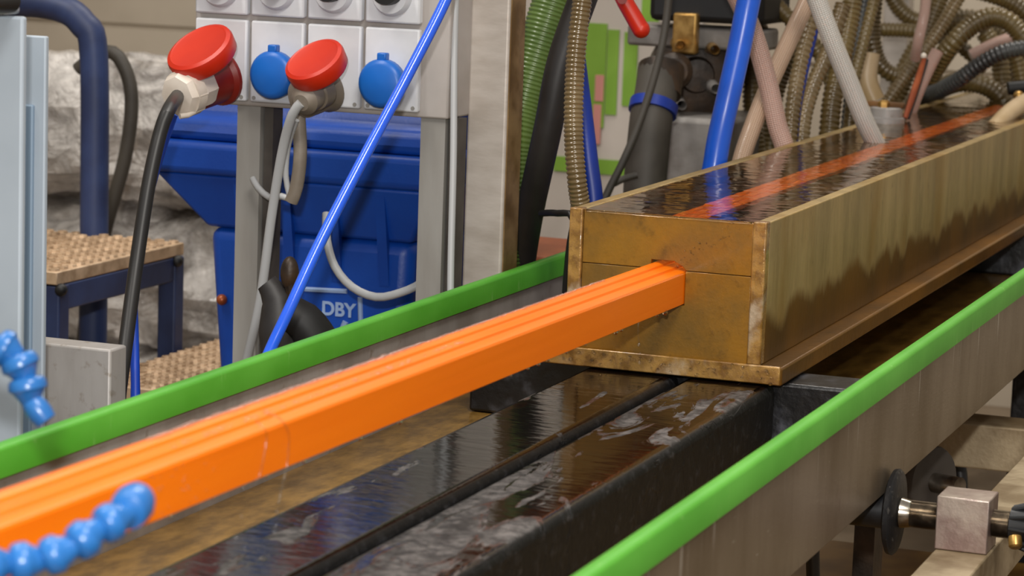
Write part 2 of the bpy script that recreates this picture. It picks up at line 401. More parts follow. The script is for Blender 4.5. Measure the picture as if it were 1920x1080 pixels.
# ------------------------------------------------------------------ trough (machine bed)
YR, YL, ZT = .654, 1.306, .865
X0, X1 = .9, 6.6
bed = thing('machine_bed', 'long steel trough with green plastic edge strips under the tank', 'machine bed', (3.6, .98, .0))
B().box(X0, X1, YR, YR+.006, .708, ZT-.012).build('side_plate', MA['steel_warm'], bed, bevel=.001)
B().box(X0, X1, YL, YL+.006, .708, ZT-.012).build('side_plate', MA['steel_grey'], bed, bevel=.001)
B().box(X0, X1, YR+.006, YL, .708, .716).build('bottom_sheet', MA['sheet'], bed, bevel=.001)
for y in (YR, YL):
    pr = [(y-.006, ZT-.03), (y-.0005, ZT-.03), (y-.0005, ZT-.012), (y+.0065, ZT-.012), (y+.0065, ZT-.03), (y+.012, ZT-.03), (y+.012, ZT-.004), (y+.009, ZT), (y-.003, ZT), (y-.006, ZT-.004)]
    B().prism(pr, 'x', X0, X1).build('edge_strip', MA['green'], bed, ang=60)
for x in (1.4, 4.55, 6.2):
    B().box(x, x+.07, .655, 1.30, .63, .708).build('cross_member', MA['beam_tan'], bed, bevel=.003)
    for y in (.70, 1.2):
        B().box(x+.005, x+.065, y, y+.06, 0, .63).build('leg', MA['black_block'], bed, bevel=.003)

# black rectangular beams lying in the trough
B().box(1.0, 3.235, .836, .951, .717, .797).build('support_beam', MA['black_b'], label='black rectangular beam with half-dried puddles, next to the right trough wall', cat='beam', bevel=.012, seg=4)
B().box(1.0, 3.235, .9625, 1.087, .717, .797).build('support_beam', MA['black_a'], label='black wet beam running beneath the orange profile, left of the other beam', cat='beam', bevel=.012, seg=4)
B().box(3.24, 3.33, .664, 1.255, .717, .796).build('cross_block', MA['black_block'], label='scuffed black block lying crosswise under the front end of the tank', cat='support block', bevel=.004)
B().box(5.0, 5.1, .664, 1.255, .717, .796).build('cross_block', MA['black_block'], label='dark cross block under the tank far along the trough', cat='support block', bevel=.004)

# ------------------------------------------------------------------ cooling tank
TX0, TX1 = 3.204, 6.3
tank = thing('cooling_tank', 'long amber-stained metal water tank brimful of water', 'tank', (4.7, .98, .798))
B().box(TX0+.0182, TX1, .851, .868, .8215, 1.002).build('side_wall', MA['wall'], tank, bevel=.0015)
B().box(TX0+.0182, TX1, 1.094, 1.111, .8215, 1.002).build('side_wall', MA['wall'], tank, bevel=.0015)
B().box(TX0+.0, TX0+.018, .8505, .8685, .822, 1.003).build('end_strip', MA['edge'], tank, bevel=.002)
B().box(TX0+.0, TX0+.018, 1.0935, 1.1115, .822, 1.003).build('end_strip', MA['edge'], tank, bevel=.002)
B().box(TX0-.002, TX1, .8215, 1.140, .7985, .8215).build('base_flange', MA['flange'], tank, bevel=.003)
B().box(TX0-.006, TX0-.002, .823, 1.138, .800, .8235).build('flange_crust', MA['edge'], tank, bevel=.0015)
PY0, PY1 = .9555, 1.0005
fx0, fx1 = TX0+.004, TX0+.014
ySeam = .9325
lowp = [(.869, .8215), (1.093, .8215), (1.093, ySeam), (PY1+.001, ySeam), (PY1+.001, .889), (PY0-.001, .889), (PY0-.001, ySeam), (.869, ySeam)]
upp = [(.869, ySeam+.001), (PY0-.001, ySeam+.001), (PY0+.003, .9385), (PY1-.030, .9445), (PY1, .9445), (PY1+.001, ySeam+.001), (1.093, ySeam+.001), (1.093, 1.0), (.869, 1.0)]
B().prism(lowp, 'x', fx0, fx1).build('front_panel', MA['panel'], tank, bevel=.0006)
B().prism(upp, 'x', fx0, fx1).build('front_panel', MA['panel'], tank, bevel=.0006)
B().box(TX1-.01, TX1, .868, 1.094, .8215, 1.002).build('rear_panel', MA['panel'], tank)
B().box(fx1+.0005, TX1-.011, .8685, 1.0935, .8216, .8236).build('inner_floor', MA['tank_in'], tank)
# water body surface
nx, ny = 520, 40; vs = []; fs = []
for i in range(nx+1):
    for j in range(ny+1):
        x = fx0+.0015+(TX1-.011-fx0)*i/nx; y = .8687+(1.0933-.8687)*j/ny
        zz = .0005*noise.noise(Vector((x*26, y*14, 0)))+.00022*noise.noise(Vector((x*70, y*40, 3)))
        fr = min(1, (x-fx0)/.03); zz *= fr
        vs.append((x, y, 1.0010+zz - .0004*(1-fr)))
for i in range(nx):
    for j in range(ny): a = i*(ny+1)+j; fs.append((a, a+ny+1, a+ny+2, a+1))
B().add(vs, fs).build('water_surface', MA['water'], label='rippling water filling the amber tank to its brim', cat='water', kind='stuff', ang=180)

# ------------------------------------------------------------------ orange profile
cs = [(0, 0), (0, .0385), (.0012, .0408), (.003, .0418), (.012, .0432), (.0132, .0418), (.0152, .0418), (.0165, .0452), (.0268, .0466), (.028, .0452), (.030, .0452), (.0312, .0482), (.036, .0505), (.041, .0505), (.0435, .049), (.045, .046), (.045, 0)]
def pz(x): return .8905+(TX0-x)*.0112 if x < TX0 else .8905
xs = [.9+.1*i for i in range(23)]+[3.204, 3.6, 4.2, 5, 6.2]
vs = []; fs = []; n = len(cs)
for x in xs:
    for (a, b) in cs: vs.append((x, PY0+a, pz(x)+b))
for i in range(len(xs)-1):
    for k in range(n):
        k2 = (k+1) % n; fs.append((i*n+k, i*n+k2, (i+1)*n+k2, (i+1)*n+k))
fs.append(tuple(range(n))); fs.append(tuple(range((len(xs)-1)*n, len(xs)*n)))
B().add(vs, fs).build('extruded_profile', MA['orange'], label='bright orange square plastic profile sliding out of the tank front', cat='plastic profile', ang=25, bevel=.0006)


# ------------------------------------------------------------------ blue jointed coolant hoses
def jointed(label, cent, r, lf, nz):
    root = thing('coolant_hose', label, 'coolant hose', cent[0], group='blue jointed coolant hoses')
    P = smooth(cent, .0015); acc = 0; nxt = 0; pts = []
    L = r*lf
    S_ = 0
    pts.append(P[0])
    for i in range(1, len(P)):
        S_ += (P[i]-P[i-1]).length
        if S_ >= L: pts.append(P[i]); S_ = 0
    for i in range(len(pts)-1):
        a, b = pts[i], pts[i+1]; l = (b-a).length*1.18
        last = i == len(pts)-2
        if last: prof = [(.5*r, 0), (.9*nz*r, .12*l), (nz*r, .4*l), (nz*r, .7*l), (.86*nz*r, 1.0*l), (.6*nz*r, 1.0*l), (.5*nz*r, .6*l)]
        else: prof = [(.5*r, 0), (.86*r, .05*l), (.99*r, .15*l), (1.05*r, .33*l), (1.03*r, .48*l), (.9*r, .53*l), (.8*r, .64*l), (.62*r, .82*l), (.5*r, l)]
        B().lathe(prof, a, b-a, 24).build('nozzle' if last else 'segment', MA['loc'], root, ang=50)
    return root
jointed('blue ball-jointed hose lying in front of the orange profile at lower left',
        [at(-420, 1180, d=1.66), at(-200, 1105, d=1.70), at(-60, 1068, d=1.72), at(38, 1053, d=1.74), at(98, 1046, d=1.745), at(147, 1019, d=1.75), at(186, 990, d=1.76), at(218, 974, d=1.765), at(246, 957, d=1.78), at(258, 932, d=1.80)], .0126, 1.72, 1.12)
jointed('blue ball-jointed hose hanging beside the pale grey cabinet at left',
        [at(-330, 420, d=2.12), at(-180, 560, d=2.12), at(-60, 630, d=2.12), at(0, 648, d=2.12), at(30, 666, d=2.12), at(47, 700, d=2.12), at(52, 738, d=2.12), at(66, 764, d=2.12), at(84, 785, d=2.12)], .0150, 1.2, .66)

# ------------------------------------------------------------------ water on the profile
def wob(k): return random.uniform(-k, k)
b = B(); x = 1.86
while x < 3.0:
    sz = .0042 if x < 2.45 else .0028
    zt = pz(x)+.0505
    b.ball((x, PY0+.0385+wob(.0015), zt+.0002), sz*random.uniform(.75, 1.25), 9, 6, (1.5, .8, .62))
    if random.random() < .5 and x < 2.5: b.ball((x+wob(.004), PY0+.021+wob(.003), pz(x)+.0458), .0026*random.uniform(.6, 1.3), 8, 5, (1.6, 1, .5))
    x += sz*random.uniform(1.2, 1.9)
b.build('water_beads', MA['bead'], label='row of water beads along the top ridge of the orange profile', cat='water beads', kind='stuff', ang=180)
b = B()
for i in range(26):
    x = 1.78+random.random()*.12
    b.ball((x, PY0-.0003, pz(x)+random.uniform(.004, .038)), random.uniform(.0007, .0014), 7, 5)
b.build('water_spatter', MA['bead'], label='fine spatter drops clinging to the near side of the orange profile', cat='water drops', kind='stuff', ang=180)
def strand(pts, r, beads, label):
    b = B().tube(pts, r, 8, step=.004)
    for p, q in beads: b.ball(p, q, 9, 7, (1, 1, 1.25))
    return b.build('water_strand', MA['bead'], label=label, cat='water', ang=180)
def px_face(px, py): return at(px, py, Y=PY0-.0008)
xA = px_face(540, 800)
def fall(x, y, z0, z1, n): return [Vector((x+wob(.0006), y+wob(.0006), z0+(z1-z0)*i/(n-1))) for i in range(n)]
zb = pz(xA.x)
strand([at(486, 770, Z=pz(xA.x)+.0428), at(512, 778, Y=PY0+.002), px_face(530, 790), px_face(541, 815), px_face(540, 850), px_face(537, 879), at(530, 905, Y=PY0-.001), at(522, 945, Y=PY0-.001)], .0011,
       [(at(525, 930, Y=PY0-.001), .0018), (at(519, 960, Y=PY0-.001), .0015), (at(517, 985, Y=PY0-.001), .0016), (at(515, 998, Y=PY0-.001), .0022)], 'thin water strand running down the orange profile and falling onto the beam')
strand([at(470, 782, Z=pz(xA.x)+.0428), px_face(490, 797), px_face(500, 815), px_face(495, 855), px_face(487, 890), px_face(480, 903)], .0008,
       [(at(456, 915, Y=PY0-.001), .0016), (at(453, 968, Y=PY0-.001), .0014), (at(443, 1008, Y=PY0-.001), .0018), (at(459, 1029, Y=PY0-.001), .0017)], 'shorter water trickle on the orange profile left of the long strand')
dx = 3.10
strand([at(1197, 604, Y=PY0+.001), at(1196, 625, Y=PY0+.001), at(1199, 645, Y=PY0+.001)], .0008, [(at(1198, 646, Y=PY0+.001), .0022), (at(1200, 663, Y=PY0+.001), .0014), (at(1199, 680, Y=PY0+.001), .0018)], 'water drip falling from the orange profile close to the tank front')
ORD = 'first second third fourth fifth sixth seventh eighth ninth tenth eleventh twelfth thirteenth fourteenth fifteenth sixteenth'.split()
for di, (px, py, r) in enumerate(sorted([(1247, 581, .0035), (1232, 588, .0022), (1165, 618, .0022), (1155, 622, .0026), (1098, 641, .0014), (1062, 657, .0016), (1028, 670, .0018), (1010, 678, .0022), (990, 687, .0018), (958, 698, .0016), (750, 789, .0028), (675, 822, .0026), (570, 868, .0026), (500, 897, .0018), (318, 966, .0022), (400, 930, .0016)], reverse=True)):
    p = at(px, py, Y=PY0+.0015)
    B().ball((p.x, p.y, pz(p.x)-.4*r), r, 10, 8, (1.2, .9, 1.1)).build('water_drop', MA['drop'], label='clear water drop under the orange profile, %s counted from the tank front' % ORD[di], cat='water drop', group='drops under the orange profile', ang=180)
b = B()
for i in range(46):
    t = random.random(); px = 1275+t*115+wob(8); py = 492-t*75+wob(14)
    p = at(px, py, X=fx0-.0003); b.ball(p, random.uniform(.0004, .0011), 7, 5, (1, 1.5, 1))
for i in range(30):
    p = at(random.uniform(1230, 1400), random.uniform(575, 690), X=fx0-.0003); b.ball(p, random.uniform(.0004, .0009), 7, 5)
b.build('water_spatter', MA['drop'], label='spray of water drops on the amber front panel beside the profile', cat='water drops', kind='stuff', ang=180)
b = B()
for i in range(60):
    y = random.uniform(.83, 1.12); b.ball((TX0-.0065, y, random.uniform(.801, .823)), random.uniform(.0008, .0022), 8, 6, (1, 1.3, 1))
b.build('water_spatter', MA['drop'], label='water drops along the crusted front edge of the tank flange', cat='water drops', kind='stuff', ang=180)
# thin overflow lip of water at the front brim
b = B(); b.tube([(fx0-.0003, .871, 1.0005), (fx0-.0006, .93, 1.0003), (fx0-.0003, 1.0, 1.0005), (fx0-.0006, 1.05, 1.0003), (fx0-.0003, 1.091, 1.0005)], .0016, 10)
b.build('overflow_lip', MA['drop'], label='thin bulging lip of water spilling over the tank front', cat='water', ang=180)

# ------------------------------------------------------------------ screw adjuster at lower right
AX, AZ = 3.08, .684
adj = thing('screw_adjuster', 'black disc and threaded screw through a zinc block, under the right trough wall', 'adjuster', (AX, .58, .65))
A = (0, -1, 0)
def ylathe(prof, y0, seg=32): return B().lathe(prof, (AX, y0, AZ), A, seg)
ylathe([(.0215, 0), (.0215, .11)], .762).build('stub', MA['black_hub'], adj)
ylathe([(.02, 0), (.044, .001), (.051, .004), (.052, .009), (.049, .012), (.024, .0135)], .651).build('disc', MA['black_rub'], adj, ang=50)
ylathe([(.0175, 0), (.0185, .002), (.0165, .012), (.0165, .014)], .637).build('collar', MA['chrome_thread'], adj)
th = []
for i in range(24): th += [(.0165, i*.0016), (.0148, i*.0016+.0008)]
ylathe(th, .626).build('thread', MA['chrome_thread'], adj, ang=20)
B().box(3.05, 3.11, .526, .588, .652, .716).build('block', MA['block'], adj, bevel=.0015)
th = []
for i in range(14): th += [(.0165, i*.0016), (.0148, i*.0016+.0008)]
ylathe(th, .5265).build('thread', MA['chrome_thread'], adj, ang=20)
hub = ylathe([(.016, 0), (.0225, .001), (.024, .03), (.026, .04)], .505).build('wheel_hub', MA['black_hub'], adj)
for k in range(10):
    q = 2*PI*k/10; bb = B(); d = Vector((math.cos(q), 0, math.sin(q)))
    a = Vector((AX, .503, AZ)); bb.tube([a+d*.021, a+d*.027+Vector((0, -.018, 0)), a+d*.033+Vector((0, -.036, 0))], .003, 8); bb.build('rib', MA['black_hub'], hub)
ylathe([(.03, 0), (.075, .002), (.08, .008), (.075, .014), (.03, .016)], .468, 40).build('handwheel', MA['black_hub'], adj, ang=50)
B().lathe([(.0075, 0), (.008, .002), (.008, .012), (.006, .014)], at(1903, 1006, X=AX-.03), (-.5, -.2, -.85), 14).build('set_screw', MA['brass'], adj)
fr = thing('frame_rail', 'tan grimy square steel rail carrying the zinc screw block', 'steel rail', (3.2, .55, 0))
B().box(1.2, 6.0, .524, .587, .592, .6515).build('rail', MA['beam_tan'], fr, bevel=.002)
for x in (1.3, 5.6): B().box(x, x+.06, .526, .585, 0, .592).build('leg', MA['beam_tan'], fr, bevel=.002)
# under the bed
B().box(4.03, 4.12, .60, 1.25, .545, .615).build('cross_girder', MA['beam_tan'], label='tan girder crossing beneath the trough behind the screw adjuster', cat='girder', bevel=.003)
rl = thing('steel_roller', 'dull grey steel roller lying below the trough behind the black disc', 'roller', (3.5, .85, .45))
B().lathe([(.0, 0), (.05, 0), (.052, .004), (.052, .32), (.05, .324), (0, .324)], at(1752, 905, d=3.75), (0.5, 1, -.05), 28).build('drum', MA['dark_in'], rl)
B().box(3.70, 3.76, .80, .83, .29, .56).build('bracket', MA['motor_dark'], rl)
B().cyl(at(1752, 905, d=3.75)-Vector((.02, .04, -.002)), at(1752, 905, d=3.75)+Vector((.02, .04, -.002)), .014).build('axle', MA['chrome_thread'], rl)
B().box(2.4, 4.5, .62, 1.7, .28, .29).build('reflection_sheet', MA['floor_reflection'], label='added amber sheet standing in for golden light reflected off the floor beneath the machine bed', cat='added sheet')  # added sheet; its amber colour paints the golden floor reflection
B().box(2.44, 2.5, .7, .76, 0, .28).build('sheet_stand', MA['beam_tan'], label='short tan stand under the added amber sheet', cat='stand', bevel=.002)
B().tube([(3.30, .78, .29), (3.3, .785, .45), (3.28, .79, .60), (3.29, .79, .705)], .009).build('black_cable', MA['black_cab'], label='black cable rising below the trough left of the black disc', cat='cable')
B().tube([at(1776, 800, d=4.3), at(1786, 835, d=4.3), at(1800, 880, d=4.3), at(1802, 930, d=4.3), at(1802, 1080, d=4.3)], .011).build('black_cable', MA['black_cab'], label='black cable bending beneath the trough behind the roller', cat='cable')
B().box(2.62, 2.74, .655, .80, .60, .622).build('foot_plate', MA['beam_tan'], label='small pale steel plate under the right trough wall at the bottom edge', cat='plate', bevel=.002)

# ------------------------------------------------------------------ steel post
pt = thing('steel_post', 'tall brushed square steel post standing behind the left trough wall', 'post', (3.59, 1.365, 0))
B().box(3.562, 3.624, 1.337, 1.397, .008, 2.2).build('tube', MA['post'], pt, bevel=.004, seg=3)
B().box(3.5, 3.68, 1.32, 1.46, 0, .008).build('foot_plate', MA['post_side'], pt)
B().box(3.566, 3.622, 1.3352, 1.3368, .3, 2.19).build('brown_side', MA['post_side'], pt)  # thin brown sheet over the right face of the post

# ------------------------------------------------------------------ socket station
XE = 3.47
st = thing('socket_station', 'white power socket enclosure on two grey legs above the blue bin', 'socket box', (3.5, 1.6, 0))
B().box(XE+.012, XE+.10, 1.395, 1.795, 1.079, 1.42).build('housing', MA['grey_back'], st, bevel=.003)
def Yat(px, py=150): return at(px, py, X=XE).y
cols = [(366, 466), (473, 570), (577, 675), (682, 779)]
yl = [1.7885-.0895*i for i in range(4)]
mods = []
for i in range(4):
    y1 = yl[i]; y0 = y1-.0835
    mods.append((y0+y1)/2)
    lo_ = B().box(XE, XE+.012, y0, y1, 1.0865, 1.2035).build('module', MA['white_box'], st, bevel=.003)
    u_ = B().box(XE-.002, XE+.012, y0, y1, 1.2105, 1.40).build('module', MA['white_box'], st, bevel=.003)
    c0 = (XE-.002, (y0+y1)/2, 1.250)
    B().lathe([(.030, 0), (.030, .004), (.026, .012), (.0, .013)], c0, (-1, 0, 0), 24).build('dome', MA['white_box'], u_)
    B().lathe([(.0, .010), (.022, .012), (.021, .03), (.0, .031)], (XE-.002, (y0+y1)/2, 1.258), (-1, 0, 0), 20).build('knob', MA['knob_blk'], u_)
    for yy in (y0+.007, y1-.007):
        B().cyl((XE+.001, yy, 1.0925), (XE-.001, yy, 1.0925), .003, seg=10).build('screw', MA['alu'], lo_)
for (px, py) in ((506, 141), (711, 157)):
    p = at(px, py, X=XE-.03)
    s_ = B().lathe([(.026, .03), (.034, .018), (.0345, .006), (.032, .001), (.026, -.002), (.0, -.003)], p, (1, 0, .0), 30).build('socket_cover', MA['sock_blue'], st, ang=40)
    B().box(p.x+.004, p.x+.018, p.y-.007, p.y+.007, p.z+.032, p.z+.043).build('tab', MA['sock_blue'], s_, bevel=.002)
def big_socket(px, py, r, n, body_m, bpx, bpy, br, blen, baxis):
    p = at(px, py, X=XE-.085); nn = Vector(n).normalized()
    q = at(bpx, bpy, X=XE-.002)
    s_ = B().lathe([(br*1.15, 0), (br*1.15, .006), (br, .012), (br*.95, blen), (br*.8, blen+.003)], q, baxis, 28).build('socket_body', body_m, st, ang=40)
    B().lathe([(r*.90, -.026), (r*.97, -.022), (r, -.006), (r*.97, -.001), (r*.86, .0015), (r*.8, .0004), (0, .001)], p, nn, 36).build('socket_lid', MA['red'], st, ang=40)
    B().tube([q+Vector((-.01, 0, br*.9)), p-nn*.026], .008, 10).build('hinge', body_m, s_)
big_socket(372, 87, .051, (-.60, .20, .77), MA['dark_red'], 412, 143, .037, .055, (-1, .25, -.25))
big_socket(587, 110, .0445, (-.60, .20, .77), MA['sock_grey'], 612, 165, .030, .05, (-1, .35, -.3))
for (pa, pb) in ((430, 473), (774, 820)):
    y1, y0 = Yat(pa, 400), Yat(pb, 400)
    lg = B().prism([(XE+.02, y0), (XE+.02, y1), (XE+.062, y1), (XE+.062, y1-.004), (XE+.025, y1-.004), (XE+.025, y0+.004), (XE+.062, y0+.004), (XE+.062, y0)], 'z', .0, 1.079).build('leg', MA['alu'], st)
    B().box(XE+.03, XE+.062, y0-.016, y0-.002, 0, 1.079).build('leg_channel', MA['dark_in'], st)

# plugs and cables
pg = thing('power_plug', 'white round plug with black cable under the left red socket lid', 'plug', at(350, 178, X=XE-.10))
a = at(384, 162, X=XE-.06); c_ = at(322, 184, X=XE-.13); dv = (c_-a).normalized()
B().lathe([(.026, 0), (.029, .01), (.030, .03), (.034, .032), (.034, .05), (.028, .062), (.018, .064)], a, dv, 8).build('gland_nut', MA['white_pl'], pg, ang=30)
B().lathe([(.0335, .0), (.0335, .018)], a+dv*.034, dv, 24).build('ring', MA['white_pl'], pg, ang=30)
B().tube([at(372, 205, X=XE-.10), at(352, 216, X=XE-.12), at(337, 218, X=XE-.13)], .004).build('strap', MA['white_pl'], pg)
k = a+dv*.060
B().tube([k, at(317, 205, d=3.62), at(300, 250, d=3.6), at(278, 350, d=3.58), at(255, 500, d=3.55), at(235, 650, d=3.5), at(222, 750, d=3.45), at(215, 850, d=3.4), (3.0, 1.62, .3), (3.0, 1.6, .014)], .0098).build('cable', MA['black_cab'], pg)
B().tube([at(325, 215, d=3.72), at(300, 290, d=3.72), at(268, 410, d=3.7), at(250, 520, d=3.68), at(252, 640, d=3.66), at(254, 750, d=3.65), at(250, 900, d=3.65), (3.2, 1.72, .3), (3.2, 1.7, .012)], lambda t: .0065+.005*min(1, max(0, (t-.35)*4))).build('blue_cord', MA['blue_cord'], label='royal blue cord hanging behind the black plug cable', cat='cord')
pg = thing('power_plug', 'grey plug with pale cables beneath the right red socket lid', 'plug', at(575, 185, X=XE-.09))
a = at(600, 168, X=XE-.05); c_ = at(566, 192, X=XE-.10); dv = (c_-a).normalized()
B().lathe([(.026, 0), (.024, .02), (.021, .022), (.021, .045), (.012, .055)], a, dv, 20).build('plug_body', MA['sock_grey'], pg, ang=30)
k = a+dv*.055
B().tube([k, at(548, 215, X=XE-.10), at(530, 280, X=XE-.08), at(510, 400, X=XE-.06), at(488, 560, X=XE-.05), at(460, 690, X=XE-.04), at(450, 780, X=XE-.04), (3.43, 1.68, .3), (3.43, 1.67, .01)], .0068).build('cable', MA['grey_cab'], pg)
B().tube([at(560, 215, X=XE-.03), at(563, 290, X=XE-.03), at(556, 350, X=XE-.03), at(546, 378, X=XE-.03)], .0098).build('sleeve', MA['sock_grey'], pg)
B().tube([at(541, 372, X=XE-.03), at(528, 368, X=XE-.03), at(505, 370, X=XE-.02), at(484, 352, X=XE-.01), at(474, 335, X=XE+.0)], .0048).build('loop_cable', MA['grey_cab'], pg)
B().tube([at(546, 378, X=XE-.03), at(536, 330, X=XE-.035), at(541, 270, X=XE-.04), at(556, 225, X=XE-.05)], .0042).build('loop_cable', MA['grey_cab'], pg)
B().tube([at(612, 400, X=XE+.12), at(613, 450, X=XE+.10), at(628, 500, X=XE+.09), at(660, 538, X=XE+.09), at(705, 557, X=XE+.09), at(750, 549, X=XE+.09), at(790, 530, X=XE+.10), at(810, 500, X=XE+.11), at(815, 420, X=XE+.11), at(800, 230, X=XE+.11)], .0062).build('grey_cable', MA['grey_cab'], label='pale grey cable sagging in a loop across the front of the blue bin', cat='cable')
B().tube([at(850, -60, d=3.55), at(838, -5, d=3.55), at(760, 150, d=3.52), at(680, 300, d=3.48), at(600, 455, d=3.44), at(540, 585, d=3.41), at(505, 660, d=3.4), at(470, 745, d=3.38), at(440, 830, d=3.38), (3.0, 1.55, .3), (3.0, 1.55, .01)], .0076, 16).build('air_tube', MA['blue_tube'], label='bright blue air tube slanting across the blue bin and socket box', cat='tube')

# black fitting in front of the bin
fx = thing('hose_fitting', 'black rubber hose fitting with knob hanging before the blue bin', 'fitting', at(525, 620, d=3.72))
B().tube([at(560, 900, d=3.72), at(535, 720, d=3.72), at(525, 620, d=3.72), at(518, 560, d=3.72), at(500, 530, d=3.72)], lambda t: .030 if t < .75 else .030-.02*(t-.75)*3, 16).build('body', MA['black_hose'], fx)
B().tube([at(535, 590, d=3.71), at(568, 604, d=3.71), at(600, 655, d=3.72), at(625, 730, d=3.74)], lambda t: .028+.008*t, 16).build('branch', MA['knob_blk'], fx)
B().ball(at(543, 512, d=3.71), .019, 14, 9, (.7, .7, 1.25)).build('knob', MA['motor_dark'], fx)
B().tube([at(543, 525, d=3.71), at(549, 570, d=3.72)], .009, 10).build('stem', MA['motor_dark'], fx)
B().tube([at(560, 900, d=3.72), (3.3, 1.66, .3), (3.3, 1.66, .01)], .026).build('tail', MA['black_hose'], fx)

# ------------------------------------------------------------------ blue wheeled bin
XB = 3.72
bn = thing('waste_bin', 'large blue plastic wheeled bin behind the socket station', 'bin', (XB+.27, 1.66, 0))
yb1, yb0 = 1.905, 1.555
vs = []
for z, g in ((.03, .045), (.60, .016), (.86, 0)):
    vs += [(XB+.03+g, yb0+g, z), (XB+.45-g, yb0+g, z), (XB+.45-g, yb1-g, z), (XB+.03+g, yb1-g, z)]
fs = [(3, 2, 1, 0), (8, 9, 10, 11)]
for i in range(2):
    for k in range(4): fs.append((i*4+k, i*4+(k+1) % 4, i*4+4+(k+1) % 4, i*4+4+k))
B().add(vs, fs).build('body', MA['bin'], bn, bevel=.02, seg=3)
vs = [(XB+.03, yb0, .86), (XB+.47, yb0, .86), (XB+.47, yb1, .86), (XB+.03, yb1, .86), (XB, 1.515, .945), (XB+.50, 1.515, .945), (XB+.50, 1.985, .945), (XB, 1.985, .945)]
B().add(vs, [(3, 2, 1, 0), (4, 5, 6, 7), (0, 1, 5, 4), (1, 2, 6, 5), (2, 3, 7, 6), (3, 0, 4, 7)]).build('flared_rim', MA['bin'], bn, bevel=.006)
B().box(XB-.012, XB+.51, 1.510, 1.990, .945, .998).build('rim_band', MA['bin'], bn, bevel=.012, seg=3)
lid = B().prism([(XB, .998), (XB-.004, 1.012), (XB+.004, 1.030), (XB+.03, 1.036), (XB+.04, 1.052), (XB+.06, 1.066), (XB+.10, 1.075), (XB+.44, 1.085), (XB+.50, 1.06), (XB+.505, .998)], 'y', 1.520, 1.975).build('lid', MA['bin'], bn, bevel=.008, seg=3)
for yy in (1.60, 1.68, 1.76, 1.84):
    B().prism([(XB+.029, .86), (XB+.029, .76), (XB+.0, .945), (XB+.0, .86)][0:1]+[(XB+.032, .79), (XB+.002, .944), (XB+.04, .944)], 'y', yy-.008, yy+.008).build('gusset', MA['bin'], bn)
for yy in (1.56, 1.86):
    B().lathe([(.03, 0), (.10, .002), (.10, .045), (.03, .047)], (XB+.42, yy, .10), (0, 1, 0), 24).build('wheel', MA['knob_blk'], bn)
B().ball(at(416, 562, X=XB+.03), .009, 10, 7).build('rivet', MA['bronze'], bn)
def fxp(z): # front face x of the tapered body
    return XB+.03+(.016*(.86-z)/.26)
def bar(px0, py0, px1, py1, h):
    p = at(px0, py0, X=XB+.04); q = at(px1, py1, X=XB+.04)
    return p, q
for (x0, y0_, x1, y1_, wd) in ((576, 541, 655, 545, .0045), (679, 556, 679, 640, .0045), (651, 602, 640, 628, .0055)):
    p = at(x0, y0_, X=XB+.043); q = at(x1, y1_, X=XB+.043); p.x = fxp(p.z)-.0006; q.x = fxp(q.z)-.0006
    B().tube([p, q], wd*.9, 6).build('printed_line', MA['print'], bn)
def text(body, o, size, m, parent, name='lettering', sh=0):
    cu = bpy.data.curves.new(name, 'FONT'); cu.body = body; cu.size = size; cu.extrude = .0006; cu.shear = sh; cu.offset = .0009; cu.align_x = 'LEFT'
    ob = bpy.data.objects.new(name, cu); me = bpy.data.meshes.new_from_object(ob); bpy.data.objects.remove(ob)
    me.materials.append(m)
    t = bpy.data.objects.new(name, me); col.objects.link(t); t.parent = parent
    R_ = Matrix(((0, 0, -1), (-1, 0, 0), (0, 1, 0))).to_4x4()   # text x -> -Y, text y -> +Z, facing -X
    t.matrix_local = Matrix.Translation(Vector(o)-parent.location) @ R_
    return t
p = at(606, 588, X=XB+.043); text('DBY', (fxp(p.z)-.0015, p.y, p.z), .030, MA['print'], bn)

# ------------------------------------------------------------------ pale cabinet at left
cb = thing('control_cabinet', 'pale grey machine cabinet at the left picture edge', 'cabinet', (2.6, 1.8, 0))
B().box(2.42, 2.43, 1.447, 2.2, .0, 1.2535).build('front_panel', MA['cab'], cb, bevel=.003)
B().box(2.40, 2.43, 1.455, 2.2, 1.2555, 1.45).build('top_unit', MA['cab'], cb, bevel=.004)
B().lathe([(.012, 0), (.012, .004), (.009, .09)], at(20, 2, X=2.40), (-1, 0, 0), 16).build('button', MA['knob_blk'], cb)
B().box(2.605, 2.613, 1.528, 2.2, .0, 1.222).build('side_panel', MA['cab'], cb, bevel=.002)
B().box(2.600, 2.606, 1.541, 1.556, .0, 1.145).build('slot', MA['cab_dark'], cb, bevel=.002)
B().box(2.72, 2.76, 1.505, 1.63, 0, .853).build('pedestal', MA['steel_grey'], label='low grey metal pedestal between cabinet and left trough wall', cat='pedestal', bevel=.003)

# ------------------------------------------------------------------ step stool
ss = thing('step_stool', 'navy framed step stool with ribbed aluminium treads and a handrail', 'step stool', (4.05, 2.3, 0))
def tread(x0, x1, y0, y1, z):
    t = B().box(x0, x1, y0, y1, z-.022, z).build('tread', MA['tread'], ss, bevel=.002)
    b = B(); nxx = int((x1-x0)/.028); nyy = int((y1-y0)/.028)
    for i in range(nxx):
        for j in range(nyy):
            cx = x0+(i+.5)*(x1-x0)/nxx; cy = y0+(j+.5)*(y1-y0)/nyy
            b.lathe([(.010, 0), (.009, .004), (.006, .0045), (.0055, .001)], (cx, cy, z), (0, 0, 1), 8)
    b.build('grip_studs', MA['tread'], t, kind='stuff')
def post(x, y, z0, z1, s=.035): return B().box(x-s/2, x+s/2, y-s/2, y+s/2, z0, z1)
tread(3.82, 4.27, 2.215, 2.70, .752); tread(3.87, 4.42, 1.995, 2.195, .562)
